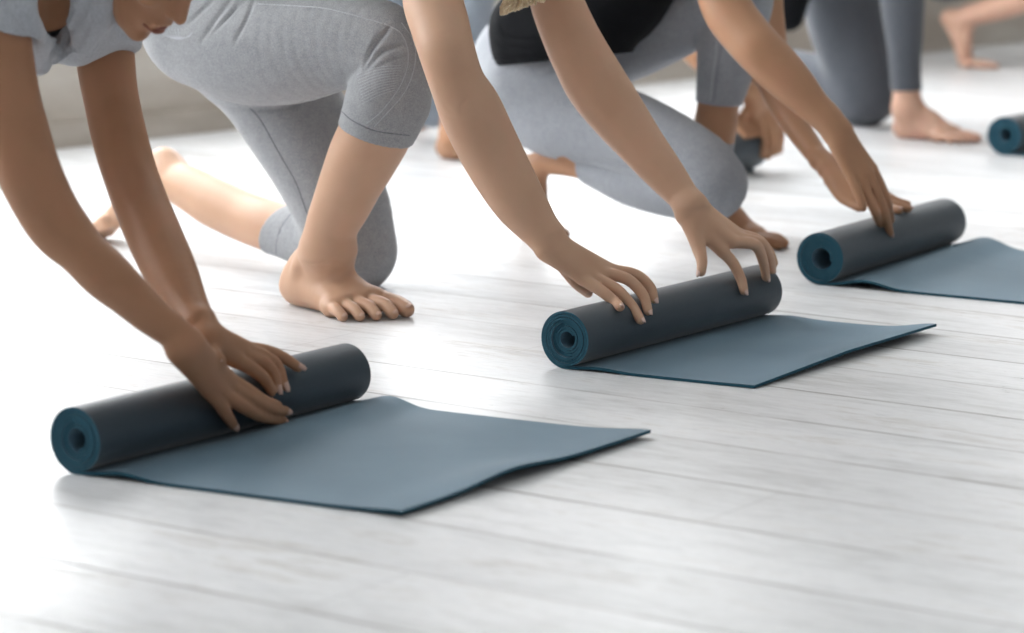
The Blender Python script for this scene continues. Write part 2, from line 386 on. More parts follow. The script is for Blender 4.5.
def foot(Fd, heel, yaw, ankle, L=.245, side=1, ra=.031, nails=None, wide=1.):
    """flat foot; heel = floor point under the back of the heel, side=+1: the big toe lies on the +y side"""
    s = L/.245; c_, s_ = math.cos(yaw), math.sin(yaw)
    def W(x, y, z): y = y*side*(1+(wide-1)*min(1, max(0, (x-.09)/.07))); return np.array([heel[0]+s*(x*c_-y*s_), heel[1]+s*(x*s_+y*c_), z*s])
    Fd.blob(W(.032, 0, .031), W(.05, 0, .034), .030*s, .031*s, k=.01)
    Fd.chain([W(.03, 0, .03), W(.045, 0, .06), np.asarray(ankle, float)], [.027*s, .029*s, ra], k=.02)
    Fd.chain([W(.05, 0, .032), W(.10, -.008, .029), W(.158, -.014, .0195)], [.029*s, .026*s, .0185*s], k=.02)
    if wide > 1.1: Fd.chain([W(.06, -.006, .03), W(.11, -.018, .024), W(.160, -.026, .016)], [.028*s, .022*s, .0155*s], k=.02); Fd.chain([W(.06, 0, .04), W(.11, 0, .034), W(.165, .004, .021)], [.028*s, .025*s, .0185*s], k=.02)
    Fd.chain([W(.06, .004, .05), W(.105, .008, .043), W(.165, .016, .023)], [.031*s, .0275*s, .020*s], k=.022)
    Fd.blob(ankle, W(.10, .004, .052), ra, .024*s, k=.03)
    Fd.blob(W(.064, -.031, .066), W(.062, -.029, .060), .008, .008, k=.02)       # ankle bones
    Fd.blob(W(.056, .034, .075), W(.056, .032, .07), .009, .009, k=.016)
    Fd.blob(W(.166, .028, .020), W(.172, .026, .019), .0185*s, k=.014); Fd.blob(W(.150, -.033, .0145), W(.155, -.034, .0140), .0135*s, k=.014)
    toes = [((.178, .030, .019), (.212, .031, .0165), (.236, .028, .0125), .0140, .0125, .0115),
            ((.178, .010, .022), (.214, .009, .0205), (.236, .007, .0095), .0100, .0092, .0085),
            ((.172, -.006, .021), (.207, -.010, .0195), (.227, -.012, .0090), .0095, .0086, .0080),
            ((.165, -.020, .019), (.197, -.027, .0180), (.215, -.029, .0085), .0090, .0082, .0078),
            ((.155, -.033, .016), (.183, -.042, .0155), (.199, -.044, .0080), .0088, .0080, .0076)]
    for a, b, c, r1, r2, r3 in toes:
        Fd.chain([W(*a), W(*b), W(*c)], [r1*s*wide**.4, r2*s*wide**.35, r3*s*wide**.3], k=.0035, sub=5)
    if nails is not None: nails += [(W(*c), W(*b), r3*s) for a, b, c, r1, r2, r3 in toes]
    return W
def toe_foot(Fd, ankle, heel, ball, toe, lat, ra=.03):
    """foot standing on its toes: heel raised, ball and toes on the floor; lat = sideways unit vector to the big toe"""
    ankle, heel, ball, toe, lat = [np.asarray(q, float) for q in (ankle, heel, ball, toe, lat)]
    Fd.chain([ankle, (ankle+heel)/2, heel], [ra, ra*1.0, .026], k=.015)
    for q in (-.018, .018): Fd.chain([heel*.8+ankle*.2, (heel+ball)/2+lat*q*.8+(ankle-heel)*.2, ball+lat*q], [.026, .023, .017], k=.02)
    Fd.chain([ankle, (ankle*.5+ball*.5), ball], [ra, .026, .018], k=.02)
    d = toe-ball
    for i, q in enumerate((.032, .014, -.002, -.017, -.031)):
        Ls = (1, 1, .92, .82, .7)[i]; r = (.0125, .009, .0085, .008, .0078)[i]; b = ball+lat*q-np.array([0, 0, .003])
        Fd.chain([b, b+d*.5*Ls+np.array([0, 0, .004]), b+d*Ls], [r+.004, r+.001, r], k=.006)
def torso(Fd, pel, chest, shR, shL, head, up=None, inset=0., w=.065, neck=True, rs=(.112, .088, .098, .07), k=.05):
    pel, chest, shR, shL, head = [np.asarray(q, float) for q in (pel, chest, shR, shL, head)]
    mid = (pel+chest)/2; nk = (shR+shL)/2; y = np.array([0, 1., 0])
    for q in (-1, 1):
        Fd.chain([pel+y*q*w, mid+y*q*w*.8, chest+y*q*w, nk+y*q*w*1.15], [rs[0]-inset, rs[1]-inset, rs[2]-inset, rs[3]-inset], k=k)
    Fd.blob(nk, shR, .062-inset, .050-inset, k=.04); Fd.blob(nk, shL, .062-inset, .050-inset, k=.04)
    if neck: Fd.chain([nk, (nk*.5+head*.5), head], [.06-inset, .052-inset, .052-inset], k=.03)
def head(Fd, o, f, u, k=.01):
    """o = centre, f = where the face looks, u = to the crown"""
    o, f, u = [np.asarray(q, float) for q in (o, f, u)]; f = f/np.linalg.norm(f); u = u-f*(u@f); u = u/np.linalg.norm(u); s = np.cross(f, u)
    W = lambda a, b, c=0.: o+f*a+u*b+s*c
    Fd.blob(W(-.02, .015), W(.015, .03), .078, .076, k=.02, sq=(s, .93))
    Fd.blob(W(-.02, .045), W(.02, .045), .07, .068, k=.02)
    Fd.blob(W(.03, -.01), W(.052, -.085), .056, .026, k=.02, sq=(s, 1.05))
    Fd.blob(W(-.01, -.05, .045), W(.055, -.092, .018), .02, .016, k=.02); Fd.blob(W(-.01, -.05, -.045), W(.055, -.092, -.018), .02, .016, k=.02)
    Fd.blob(W(.070, -.100), W(.074, -.102), .0165, .0165, k=.016)                 # chin
    Fd.blob(W(.070, -.02), W(.072, -.06), .028, .027, k=.015)                       # upper jaw
    Fd.chain([W(.086, .018), W(.098, -.004), W(.110, -.026)], [.0075, .009, .0100], k=.010)   # nose
    for q in (-1, 1):
        Fd.blob(W(.098, -.029, .0095*q), W(.100, -.029, .010*q), .0062, .0062, k=.006)
        Fd.blob(W(.078, .030, .030*q), W(.088, .032, .012*q), .010, .010, k=.012)   # brow
        Fd.blob(W(.066, -.022, .038*q), W(.058, -.018, .046*q), .018, .016, k=.016) # cheek
        Fd.blob(W(.070, .010, .031*q), W(.070, .010, .031*q), .0125, .0125, k=.003)
        Fd.blob(W(-.005, .012, .078*q), W(-.002, -.022, .074*q), .010, .008, k=.005, sq=(s, .5))  # ear
        Fd.blob(W(-.008, .016, .084*q), W(-.004, .010, .085*q), .006, .006, k=.004)
    Fd.blob(W(.094, -.056, .012), W(.094, -.056, -.012), .0072, .0072, k=.004); Fd.blob(W(.091, -.069, .010), W(.091, -.069, -.010), .0080, .0080, k=.004)
    return W
def hair_cap(name, W, mat, parent, tails=(), h=.005):
    c = W(-.02, .03); Fd = Field(c-.26, c+.26, h)
    Fd.blob(W(-.03, .03), W(-.005, .045), .088, .084, k=.02); Fd.blob(W(-.06, -.02), W(-.04, .0), .06, .07, k=.03)
    Fd.cut(W(.052, .03), W(.052+.1, .03-.035)-W(.052, .03), .2)
    for P, R in tails: Fd.chain(P, R, k=.02)
    return shell(name, Fd, mat, parent)
# ------------------------------------------------------------------ people
NEAR = .003
def bounds(P, pad=.12):
    P = np.array(P, float); return P.min(0)-pad, P.max(0)+pad
def up3(v): return np.array(v, float)
def px(L, v):                       # finger joints: pixels on the plane y = v (v may be a list)
    vs = v if isinstance(v, (list, tuple)) else [v]*len(L); return [at(a, b, w) for (a, b), w in zip(L, vs)]
def nails_on(parent, fingers, xc, R, mat=None, r=.0068):
    for f in fingers:
        t, p = np.array(f[-1]), np.array(f[-2]); o = t-np.array([xc, t[1], R]); nail(parent, t, p, o, r, mat)

# ============ woman in the middle, fair skin (B)
def build_B():
    vR, vL = 4.205, 4.47
    # --- near (right) leg
    thR, thRr = cs([(205,32,4.27,56),(245,44,4.26,60),(290,46,4.25,58),(340,40,4.24,50),(385,46,4.23,43),(397,66,4.225,41),(389,96,4.22,39)])
    shR_, shRr = st([((345,100),(431,102)),((339,120),(414,140)),((330,145),(397,166)),((321,172),(383,188)),((313,198),(371,208)),((306,222),(359,226)),((303,238),(354,243))], [4.22, 4.215])
    ankR = at(328, 254, 4.22)
    # --- far (left) leg
    thL, thLr = cs([(236,52,4.42,54),(268,78,4.44,56),(296,120,4.455,54),(322,165,4.46,51),(343,210,4.46,48),(352,248,4.46,43)])
    shL_, shLr = cs([(353,251,4.46,42),(325,241,4.475,35),(290,232,4.50,28),(270,226,4.51,26.5),(245,217,4.53,25),(215,203,4.55,24.5),(190,189,4.57,22),(172,180,4.585,19)])
    ankL = at(170, 178, 4.59); heelL = at(163, 161, 4.60); ballL = at(116, 218, 4.61); toeL = at(93, 240, 4.62)
    pel = at(215, 20, 4.34); chest = at(415, -95, 4.34); sR = at(425, -62, 4.15); sL = at(545, -92, 4.50); hd = at(560, -120, 4.34)
    # --- arms
    aR, aRr = st([((402,-30),(462,-40)),((403,5),(463,-5)),((411,32),(469,20)),((420,60),(475,47)),((430,88),(485,79)),((439,112),(502,108)),((452,140),(515,135)),((470,171),(530,167)),((491,202),(545,197)),((513,226),(556,219)),((532,245),(564,232))], [4.12, 4.045, 4.09, 4.105])
    wR = at(553, 248, 4.105)
    aL, aLr = st([((525,-30),(577,-38)),((530,4),(583,-3)),((541,35),(597,30)),((553,65),(611,53)),((567,93),(627,78)),((590,121),(645,107)),((618,151),(664,138)),((646,180),(684,168)),((667,201),(697,189)),((675,212),(706,202))], [4.50, 4.50, 4.47])
    wL = at(691, 211, 4.47)
    # --- hands
    R2, X2 = .05, -2.69
    RF = [px([(583,279),(603,292),(616,303)], [4.118,4.12,4.122]) + [onroll(620,307,X2,R2,.0078)],
          px([(593,277),(616,289),(632,306)], [4.135,4.145,4.152]) + [onroll(640.5,320,X2,R2,.0078)],
          px([(603,273),(627,279),(643,295)], [4.155,4.172,4.18]) + [onroll(648,311,X2,R2,.0078)],
          px([(611,270),(636,275),(650,287)], [4.175,4.20,4.212]) + [onroll(654,299,X2,R2,.0078)]]
    RT = [at(562,264,4.125), at(576,283,4.155), at(588,293,4.19)]
    LF = [px([(722,251),(733,263),(741,279)], [4.478,4.488,4.493]) + [onroll(744,291,X2,R2,.0055)],
          px([(733,242),(755,245),(763,261)], [4.495,4.535,4.56]) + [onroll(766,277,X2,R2,.0055)],
          px([(738,238),(760,243),(769,257)], [4.515,4.56,4.585]) + [onroll(772,270,X2,R2,.0055)],
          px([(738,234),(758,240),(769,252)], [4.53,4.58,4.605]) + [at(774,263,4.615)]]
    LT = [at(693,228,4.455), at(699,249,4.44), at(702,262,4.425), at(701,272,4.415)]
    allp = list(aR)+list(aL)+list(thR)+list(shR_)+list(thL)+list(shL_)+[toeL, chest, hd, sL, wL]+LF[1]
    lo, hi = bounds(allp, .13); lo[2] = -.006
    B = Field(lo, hi, NEAR)
    torso(B, pel, chest, sR, sL, hd, inset=.012, rs=(.102, .086, .096, .07), w=.06)
    B.chain(thR, np.array(thRr)-.012, k=.04); B.chain(thL, np.array(thLr)-.012, k=.04)
    i2 = np.array(shRr); i2[0] -= .009; i2[1] -= .004; B.chain(shR_, i2, k=.02)
    i3 = np.array(shLr); i3[:3] -= .0045; i3[3] -= .002; B.chain(shL_, i3, k=.02)
    heelR = flo(284, 300); nl = []
    W = foot(B, (heelR[0]+.016, 4.245), math.radians(-10), ankR, .291, 1, shRr[-1]*.96, nl, wide=1.36)
    toe_foot(B, ankL, heelL, ballL, toeL, (0, -1, 0), shLr[-1])
    B.chain(aR, aRr, k=.03); B.chain(aL, aLr, k=.03)
    B.blob(aR[-1], wR, aRr[-1], .020, k=.012); B.blob(aL[-1], wL, aLr[-1], .021, k=.012)
    hand(B, wR, .026, None, RF, RT); hand(B, wL, .027, None, LF, LT)
    Wh = head(B, hd, (.75, 0, -.65), (.65, 0, .75))
    B.floor_cut(.0005)
    root = shell('person', B, SK_B)
    tag(root, 'kneeling person in light grey cropped leggings, pale bare foot flat, hands on the middle mat', 'person', 'people rolling up yoga mats')
    # --- leggings
    Lf = Field(*bounds(list(thR)+list(thL)+list(shL_[:4])+list(shR_[:3]), .15), NEAR)
    torso(Lf, pel, pel*.55+chest*.45, pel, pel, pel, neck=False, rs=(.104, .09, .098, .09), w=.06)
    Lf.chain(thR, thRr, k=.03); Lf.chain(thL, thLr, k=.010)
    Lf.chain(shR_[:4], shRr[:4], k=.012); Lf.chain(shL_[:4], [shLr[0], shLr[1], shLr[2], shLr[3]+.0015], k=.02)
    a, b = at(339,118,4.205), at(402,150,4.205); ax = shR_[3]-shR_[1]; ax = ax/np.linalg.norm(ax)
    e = (b-a)/np.linalg.norm(b-a); n = ax-e*(ax@e); Lf.cut((a+b)/2, n, .12)
    a, b = at(292,206,4.505), at(272,253,4.505); ax = shL_[4]-shL_[2]; e = (b-a)/np.linalg.norm(b-a); n = ax-e*(ax@e); Lf.cut((a+b)/2, n, .14)
    Lf.floor_cut(.0005)
    leg = shell('leggings', Lf, GREY, root); S = Skin(leg)
    for pts, d, w in [([(592,190),(640,135),(690,120)],.006,.0045),([(590,175),(610,130),(640,95),(660,70)],.0055,.004),([(600,160),(620,110),(640,85)],.004,.004),([(610,185),(665,160),(700,150)],.003,.003),
                      ([(160,110),(200,50),(240,0)],.005,.006),([(250,110),(280,50),(300,0)],.005,.005),([(190,90),(230,45),(262,5)],.004,.005),([(215,60),(250,25),(280,3)],.003,.004),([(130,60),(160,30),(190,5)],.004,.005)]:
        S.crease([(140+x/2.6375, y/2.6375) for x, y in pts], d, w)
    S.crease([(226,107),(254,109),(284,107),(322,96),(352,83)], .004, .006)
    S.crease([(341,111),(372,130),(404,142)], .0012, .0018); S.crease([(289,207),(281,228),(270,256)], .0012, .002)
    S.apply(); S = Skin(leg)
    c = lambda L: [(140+x/2.6375, y/2.6375) for x, y in L]
    S.seam(c([(645,62),(690,90),(708,150),(690,220),(640,290),(598,326)]), .0008, 'seam', SEAM, leg)
    S.seam(c([(690,60),(722,110),(725,170),(700,240),(650,300),(618,334)]), .0008, 'seam', SEAM, leg)
    S.seam(c([(528,290),(560,318),(620,345),(712,358)]), .0009, 'cuff_hem', SEAM_D, leg)
    S.seam(c([(290,285),(320,320),(370,410),(410,480),(440,560),(455,600)]), .0010, 'seam', SEAM_D, leg)
    S.seam(c([(310,10),(420,16),(500,24),(600,50),(640,62)]), .0007, 'seam', SEAM, leg)
    for i in range(11):                                     # ribbed knit panels behind the knee and at the seat
        t = i/10; S.seam(c([(572+14*t, 196+78*t), (625+8*t, 178+72*t), (690-18*t, 172+66*t)]), .00045, 'rib', SEAM, leg)
    for i in range(8):
        t = i/7; S.seam(c([(40+60*t, 70+6*t), (62+42*t, 92+4*t), (100+22*t, 104-6*t), (132+6*t, 96-10*t)]), .00045, 'rib', SEAM, leg)
    f = lambda L: [(260+x/4.69, 200+y/4.69) for x, y in L]
    S.seam(f([(150,60),(115,105),(85,170),(75,240),(92,300)]), .0009, 'cuff_hem', SEAM_D, leg)
    # --- skin creases and veins of the foot, elbow, knuckles
    S = Skin(root)
    for pts, d, w in [([(200,290),(250,300),(320,285),(400,283)],.0022,.0022),([(240,305),(300,295),(350,290)],.0012,.0015),([(330,310),(300,340),(285,365)],.001,.0016),([(360,320),(345,345)],.001,.0016),([(400,320),(385,350)],.001,.0016)]:
        S.crease(f(pts), d, w)
    S.crease([(441,112),(448,117),(456,118)], .0012, .0018); S.crease([(444,106),(452,112)], .0010, .0018); S.crease([(468,98),(462,106),(460,114)], .0015, .004)
    S.apply()
    nails_on(root, RF, X2, R2); nails_on(root, LF[:3], X2, R2)
    nail(root, LT[-1], LT[-2], np.array([-.6, -1, 0]), .0078)
    for i, (t, p, r) in enumerate(nl): nail(root, t, p, np.array([.35, 0, 1]), r*.96, NAIL_F, .0085 if i == 0 else .0045, 'toenail')
    # --- top (above the frame) and blonde hair hanging down
    T = Field(*bounds([pel, chest, sR, sL], .2), .005); torso(T, pel*.5+chest*.5, chest, sR*.8+sL*.2, sL*.8+sR*.2, hd, neck=False, rs=(.093, .093, .103, .074)); shell('tank_top', T, BLACK, root)
    h0 = at(535, -75, 4.30)
    hair = hair_cap('hair', Wh, HAIR_B, root, [([h0, at(530,-60,4.26), at(527,-42,4.22)], [.045, .03, .018])])
    V, Fc = [], []
    for i in range(190):
        q = rng.normal(0, 1, 3)*.010; a = at(530,-40,4.24)+q*1.3; tipx = rng.choice([rng.uniform(500, 510), rng.uniform(506, 545)]); tipy = 14-(tipx-500)*.30+rng.uniform(-9, 2)
        b_ = at(tipx, tipy, 4.20+rng.normal(0, .008)); m = (a+b_)/2+np.array([.012, 0, -.004])+q*.4; P, R = spline([a, m, b_], [.0012, .0011, .0003], 5)
        v, fc = tube_vf(P, R, 5, len(V)); V += v; Fc += fc
    tag(mesh_obj('hair_strands', V, Fc, HAIR_B, hair), kind='stuff')
    return dict(thR=(thR, thRr), shR=(shR_, shRr), thL=(thL, thLr), shL=(shL_, shLr), pel=pel, ankR=ankR, foot=[ankL, heelL, ballL, toeL], heelR=heelR)
KB = build_B()

# ============ woman in the left foreground, tan skin, grey t-shirt (A)
def build_A():
    off = np.array([-.14, -1.08, 0.])
    aR, aRr = st([((-48,15),(30,8)),((-44,62),(35,56)),((-32,105),(42,98)),((-20,140),(51,130)),((-4,178),(62,166)),((16,218),(76,196)),((33,241),(90,219)),((59,264),(105,239)),((83,289),(126,258)),((109,308),(147,281)),((134,327),(166,302)),((157,342),(184,318)),((172,352),(194,329))], [3.04, 3.02, 3.05, 3.10])
    aRr = [q*.965 for q in aRr]; wR = at(186, 348, 3.10)
    aL, aLr = st([((68,8),(134,2)),((72,40),(135,36)),((76,70),(137,67)),((82,100),(140,95)),((91,142),(149,136)),((103,180),(160,176)),((115,214),(173,209)),((128,245),(186,239)),((144,277),(199,270)),((164,306),(208,298)),((182,328),(216,320))], [3.40, 3.33, 3.20])
    aLr = [q*.955 for q in aLr]; wL = at(207, 339, 3.19)
    X1, R1 = -2.795, .0485
    g = lambda L: [(160+x/5.275, 320+y/5.275) for x, y in L]
    rl = lambda Q, lf: [onroll(*p, X1, R1, l) for p, l in zip(g(Q), lf)]
    LFT = (.026, .0195, .013, .0077)
    RF = [rl([(255,372),(308,432),(352,500),(388,556)], LFT), rl([(320,378),(425,448),(535,508),(648,530)], LFT),
          rl([(355,345),(470,408),(575,465),(662,480)], LFT), rl([(372,318),(465,372),(545,425),(618,450)], LFT)]
    LF = [rl([(400,215),(492,262),(552,312),(590,375)], (.034,.024,.014,.0065)), rl([(432,185),(528,218),(595,275),(618,358)], (.034,.024,.014,.0065)),
          rl([(450,165),(548,192),(618,242),(655,348)], (.034,.024,.014,.0065)), rl([(458,150),(560,165),(650,198),(730,250)], (.034,.022,.013,.0065))]
    LT = [at(*g([(262,150)])[0], 3.19), at(*g([(285,180)])[0], 3.17), at(*g([(312,212)])[0], 3.165)]
    RT = [at(*g([(170,190)])[0], 3.13), at(*g([(240,260)])[0], 3.17), at(*g([(300,320)])[0], 3.20)]
    sR = at(-12, 8, 3.08); sL = at(100, -10, 3.38); chest = at(20, -30, 3.25)+np.array([-.05, 0, .02]); pel = KB['pel']+off+np.array([-.12, 0, .06])
    chin = at(131, 33, 3.25); nose = at(181, 24, 3.25)
    f = np.array([.644, 0, -.762]); u = np.array([.762, 0, .644])
    hd = nose - f*.118 + u*.030
    B = Field(*bounds([sR, sL, chest, pel, hd, wR]+list(aR)+RF[1]+LF[3]+[q+off for q in KB['foot']]+[KB['heelR']+off], .14), NEAR+.0003)
    B2 = B
    torso(B, pel, chest, sR, sL, hd, inset=.026)
    B.chain(aR, aRr, k=.03); B.chain(aL, aLr, k=.03)
    B.blob(aR[-1], wR, aRr[-1], .021, k=.012); B.blob(aL[-1], wL, aLr[-1], .021, k=.012)
    hand(B, wR, .027, None, RF, RT, tip_r=.0073); hand(B, wL, .026, None, LF, LT, tip_r=.0073)
    for key, k in (('thR', .04), ('thL', .04), ('shR', .02), ('shL', .02)):
        P, R = KB[key]; P = [q+off for q in P]
        if key[:2] == 'th': P[0] = P[0]+np.array([-.12, 0, .06])
        B.chain(P, np.array(R)-.004, k=k)
    toe_foot(B, *[q+off for q in KB['foot']], (0, -1, 0), KB['shL'][1][-1])
    foot(B, KB['heelR'][:2]+off[:2], math.radians(-9), KB['ankR']+off, .262, 1, KB['shR'][1][-1])
    Wh = head(B, hd, f, u)
    B.floor_cut(.0005)
    root = shell('person', B, SK_A)
    tag(root, 'tan person in loose grey t-shirt leaning in from the left edge, chin showing', 'person', 'people rolling up yoga mats')
    nails_on(root, RF[:3], X1, R1, NAIL_T, .0073); nails_on(root, LF[1:], X1, R1, NAIL_T, .0073); nail(root, LT[-1], LT[-2], (0, -1, .6), .0088, NAIL_T)
    T = Field(*bounds([sR, sL, chest, pel, at(10,50,3.08), at(38,78,3.15), at(110,60,3.42)], .16), NEAR+.0003)
    torso(T, pel, chest, sR, sL, hd, neck=False, rs=(.122, .105, .112, .082))
    T.chain(aR[:3], np.array(aRr[:3])+.006, k=.03)
    a, b = at(-44,-4,3.03), at(31,44,3.03); n = aR[2]-aR[0]; e = (b-a)/np.linalg.norm(b-a); n = n-e*(n@e); T.cut((a+b)/2, n, .22)
    T2 = Field(T.lo, T.lo+(T.n-1.5)*T.h, T.h)
    T2.chain([at(104,-25,3.38), at(105,2,3.37), at(106,30,3.36), at(108,75,3.35)], [.062, .060, .054, .050], k=.03)
    a, b = at(77,60,3.36), at(137,38,3.36); n = aL[3]-aL[1]; e = (b-a)/np.linalg.norm(b-a); n = n-e*(n@e); T2.cut((a+b)/2, n, .25)
    full = (slice(None),)*3; T.merge(full, T2.a, .02); del T2
    T.chain([at(40,-10,3.10), at(36,30,3.12), at(38,64,3.16)], [.05, .030, .010], k=.05)          # loose hem of the neck hanging between the arms
    T.chain([at(70,-20,3.38), at(64,22,3.30), at(40,62,3.18)], [.06, .034, .010], k=.05)
    T.chain([at(108,-8,3.36), at(100,16,3.36), at(78,46,3.30)], [.06, .040, .020], k=.05)
    T.chain([at(92,-18,3.20), at(94,10,3.22), at(86,42,3.24)], [.045, .036, .020], k=.03)
    # neck opening
    for dv in np.arange(-.13, .14, .03):
        n3 = [at(55,-30,3.08+dv), at(54,2,3.08+dv), at(53,38,3.12+dv)]; T.cut_blob(n3[0], n3[1], .034, .027, k=.008); T.cut_blob(n3[1], n3[2], .027, .011, k=.008)
    S = Skin(root); S.crease([(132,162),(136,180),(133,202)], .0035, .011); S.crease([(118,150),(122,170)], .002, .010); S.crease([(52,196),(60,214),(70,228)], .003, .012); S.crease([(28,226),(40,222)], .0015, .006); S.apply()
    sh = shell('t_shirt', T, SHIRT, root); S = Skin(sh)
    for pts, d, w in [([(82,4),(72,28),(55,58)],.004,.005),([(98,6),(84,34),(66,64)],.004,.006),([(112,28),(96,48),(84,60)],.003,.005),([(30,30),(34,55),(38,74)],.003,.005),([(8,4),(22,22),(34,40)],.003,.006),([(90,-2),(84,14),(78,30)],.004,.005)]: S.crease(pts, d, w)
    S.apply()
    L = Field(*bounds([q+off for q in list(KB['thR'][0])+list(KB['thL'][0])+list(KB['shL'][0][:4])+list(KB['shR'][0][:3])]+[pel], .15), .006)
    for key, k in (('thR', .04), ('thL', .04)):
        P, R = KB[key]; P = [q+off for q in P]; P[0] = P[0]+np.array([-.12, 0, .06]); L.chain(P, np.array(R)+.002, k=k)
    L.chain([q+off for q in KB['shR'][0][:3]], np.array(KB['shR'][1][:3])+.002, k=.02); L.chain([q+off for q in KB['shL'][0][:4]], np.array(KB['shL'][1][:4])+.002, k=.02)
    torso(L, pel, pel*.7+chest*.3, pel, pel, pel, neck=False, rs=(.117, .1, .1, .1)); L.floor_cut(.0005); shell('leggings', L, GREY_D, root)
    hair_cap('hair', Wh, HAIR_D, root)
    # lips and eyelashes of the face seen from the side
    V, Fc = [], []
    for b_, r in ((-.0620, .0048), (-.0705, .0056)):
        P, R = spline([Wh(.084, b_-.001, -.022), Wh(.0965, b_, -.010), Wh(.0985, b_, 0), Wh(.0965, b_, .010), Wh(.084, b_-.001, .022)], [.002, r*.8, r, r*.8, .002], 4)
        v, fc = tube_vf(P, R, 8, len(V)); V += v; Fc += fc
    mesh_obj('lips', V, Fc, LIP, root)
    for q in (-1, 1):
        V, Fc = [], []
        for i in range(14):
            t = -1+2*i/13; a = Wh(.084-abs(t)*.008, .006, q*(.031+.013*t)); b_ = a+(Wh(.012, -.007, q*.002*t)-Wh(0, 0))
            v, fc = tube_vf([a, (a+b_)/2+(Wh(0, -.001)-Wh(0, 0)), b_], [.0009, .0008, .0003], 5, len(V)); V += v; Fc += fc
        P = [Wh(.083-abs(t)*.009, .006, q*(.031+.0135*t)) for t in np.linspace(-1, 1, 9)]; v, fc = tube_vf(P, [.0012]*9, 5, len(V)); V += v; Fc += fc
        mesh_obj('eyelashes', V, Fc, HAIR_D, root)
build_A()

# ============ woman right of the middle, black top, grey-blue leggings (C)
def build_C():
    thR, thRr = cs([(522,92,5.27,48),(560,112,5.26,47),(610,126,5.25,43),(655,145,5.24,41),(695,168,5.235,39),(711,184,5.23,37)])
    shR_, shRr = cs([(709,188,5.23,34),(672,188,5.235,29),(632,182,5.24,23.5),(600,174,5.245,16),(583,169,5.25,12.5),(565,165,5.25,11),(545,162,5.25,12)])
    ankR = at(536,166,5.25); heelR = at(512,166,5.25); ballR = at(535,224,5.25)
    ballR[2] = .019; toeR = flo(569,236); toeR[2] = .010; toeR[1] = 5.235
    thL, thLr = cs([(575,50,5.40,48),(630,32,5.42,47),(680,10,5.43,44),(722,-10,5.43,38),(738,-2,5.43,34)])
    shL_, shLr = st([((706,0),(770,5)),((703,20),(768,25)),((698,45),(761,52)),((697,75),(750,82)),((696,100),(741,107)),((694,122),(737,128)),((694,150),(733,152)),((697,180),(730,180)),((703,200),(734,200))], [5.43, 5.43])
    ankL = at(720,212,5.43)
    pel = at(541,60,5.34); chest = at(680,-95,5.36); sR = at(705,-85,5.21); sL = at(775,-105,5.50); hd = at(790,-140,5.36)
    aR, aRr = st([((687,-60),(738,-66)),((693,-25),(742,-30)),((698,-2),(748,-4)),((706,18),(756,12)),((722,42),(769,26)),((738,61),(782,40)),((757,81),(797,55)),((777,98),(812,74)),((799,115),(827,96)),((815,129),(840,110)),((827,142),(850,125))], [5.21, 5.17, 5.20])
    wR = at(844,144,5.20)
    aL, aLr = st([((748,-60),(784,-64)),((746,-25),(783,-28)),((746,5),(783,0)),((748,38),(786,34)),((754,76),(790,68)),((768,107),(796,98)),((786,134),(810,124)),((802,154),(823,145)),((811,164),(830,156))], [5.50, 5.49, 5.42])
    wL = at(828,167,5.41)
    X3, R3 = -2.812, .053
    RF = [px([(851,176),(856,188),(861,200)], [5.185,5.18,5.178]) + [at(863,208,5.178)],
          px([(861,176),(868,195),(875,212)], [5.20,5.20,5.205]) + [onroll(880,224,X3,R3,.006)],
          px([(868,172),(877,192),(885,212)], [5.215,5.222,5.23]) + [onroll(890,233,X3,R3,.006)],
          px([(872,168),(881,186),(888,203)], [5.235,5.245,5.25]) + [onroll(891,220,X3,R3,.006)]]
    RT = [at(848,156,5.22), at(858,176,5.255), at(866,194,5.275)]
    LF = [px([(856,198),(874,204),(888,208)], [5.36,5.37,5.38]) + [onroll(899,210,X3,R3,.007)],
          px([(857,192),(876,199),(893,204)], [5.375,5.385,5.39]) + [onroll(908,208.5,X3,R3,.007)],
          px([(858,186),(877,193),(893,200)], [5.39,5.40,5.405]) + [onroll(907,204.5,X3,R3,.008)],
          px([(857,181),(873,189),(886,195)], [5.405,5.415,5.42]) + [onroll(897,202,X3,R3,.010)]]
    LT = [at(832,180,5.385), at(841,196,5.36), at(850,203,5.345), at(859,208,5.335)]
    B = Field(*bounds(list(thR)+list(shR_)+list(thL)+list(shL_)+[heelR, toeR, chest, hd, sR, sL, wR]+RF[2]+LF[1]+[(-3.05, 5.4, .01)], .13), NEAR+.0005)
    torso(B, pel, chest, sR, sL, hd, inset=.014)
    B.chain(thR, np.array(thRr)-.011, k=.04); B.chain(thL, np.array(thLr)-.011, k=.04)
    q = np.array(shRr); q[:5] -= .0035; B.chain(shR_, q, k=.02); q = np.array(shLr); q[:5] -= .004; B.chain(shL_, q, k=.02)
    toe_foot(B, ankR, heelR, ballR, toeR, (0, 1, 0), .022)
    foot(B, (-3.325, 5.425), math.radians(-3), ankL, .25, -1, .032)
    B.chain(aR, aRr, k=.03); B.chain(aL, aLr, k=.03); B.blob(aR[-1], wR, aRr[-1], .022, k=.012); B.blob(aL[-1], wL, aLr[-1], .021, k=.012)
    hand(B, wR, .025, None, RF, RT, palm_r=.0130); hand(B, wL, .025, None, LF, LT, palm_r=.0145, tip_r=.0085)
    Wh = head(B, hd, (.75, 0, -.65), (.65, 0, .75)); B.floor_cut(.0005)
    root = shell('person', B, SK_C)
    tag(root, 'person in black top and grey leggings with tanned hands on the right mat', 'person', 'people rolling up yoga mats')
    L = Field(*bounds(list(thR)+list(thL)+list(shR_[:6])+list(shL_[:6]), .14), NEAR+.0005)
    torso(L, pel, pel*.3+chest*.7, pel, pel, pel, neck=False, rs=(.112, .098, .09, .09))
    L.chain([at(520,75,5.20), at(545,72,5.22), at(570,80,5.24)], [.07, .085, .085], k=.04)
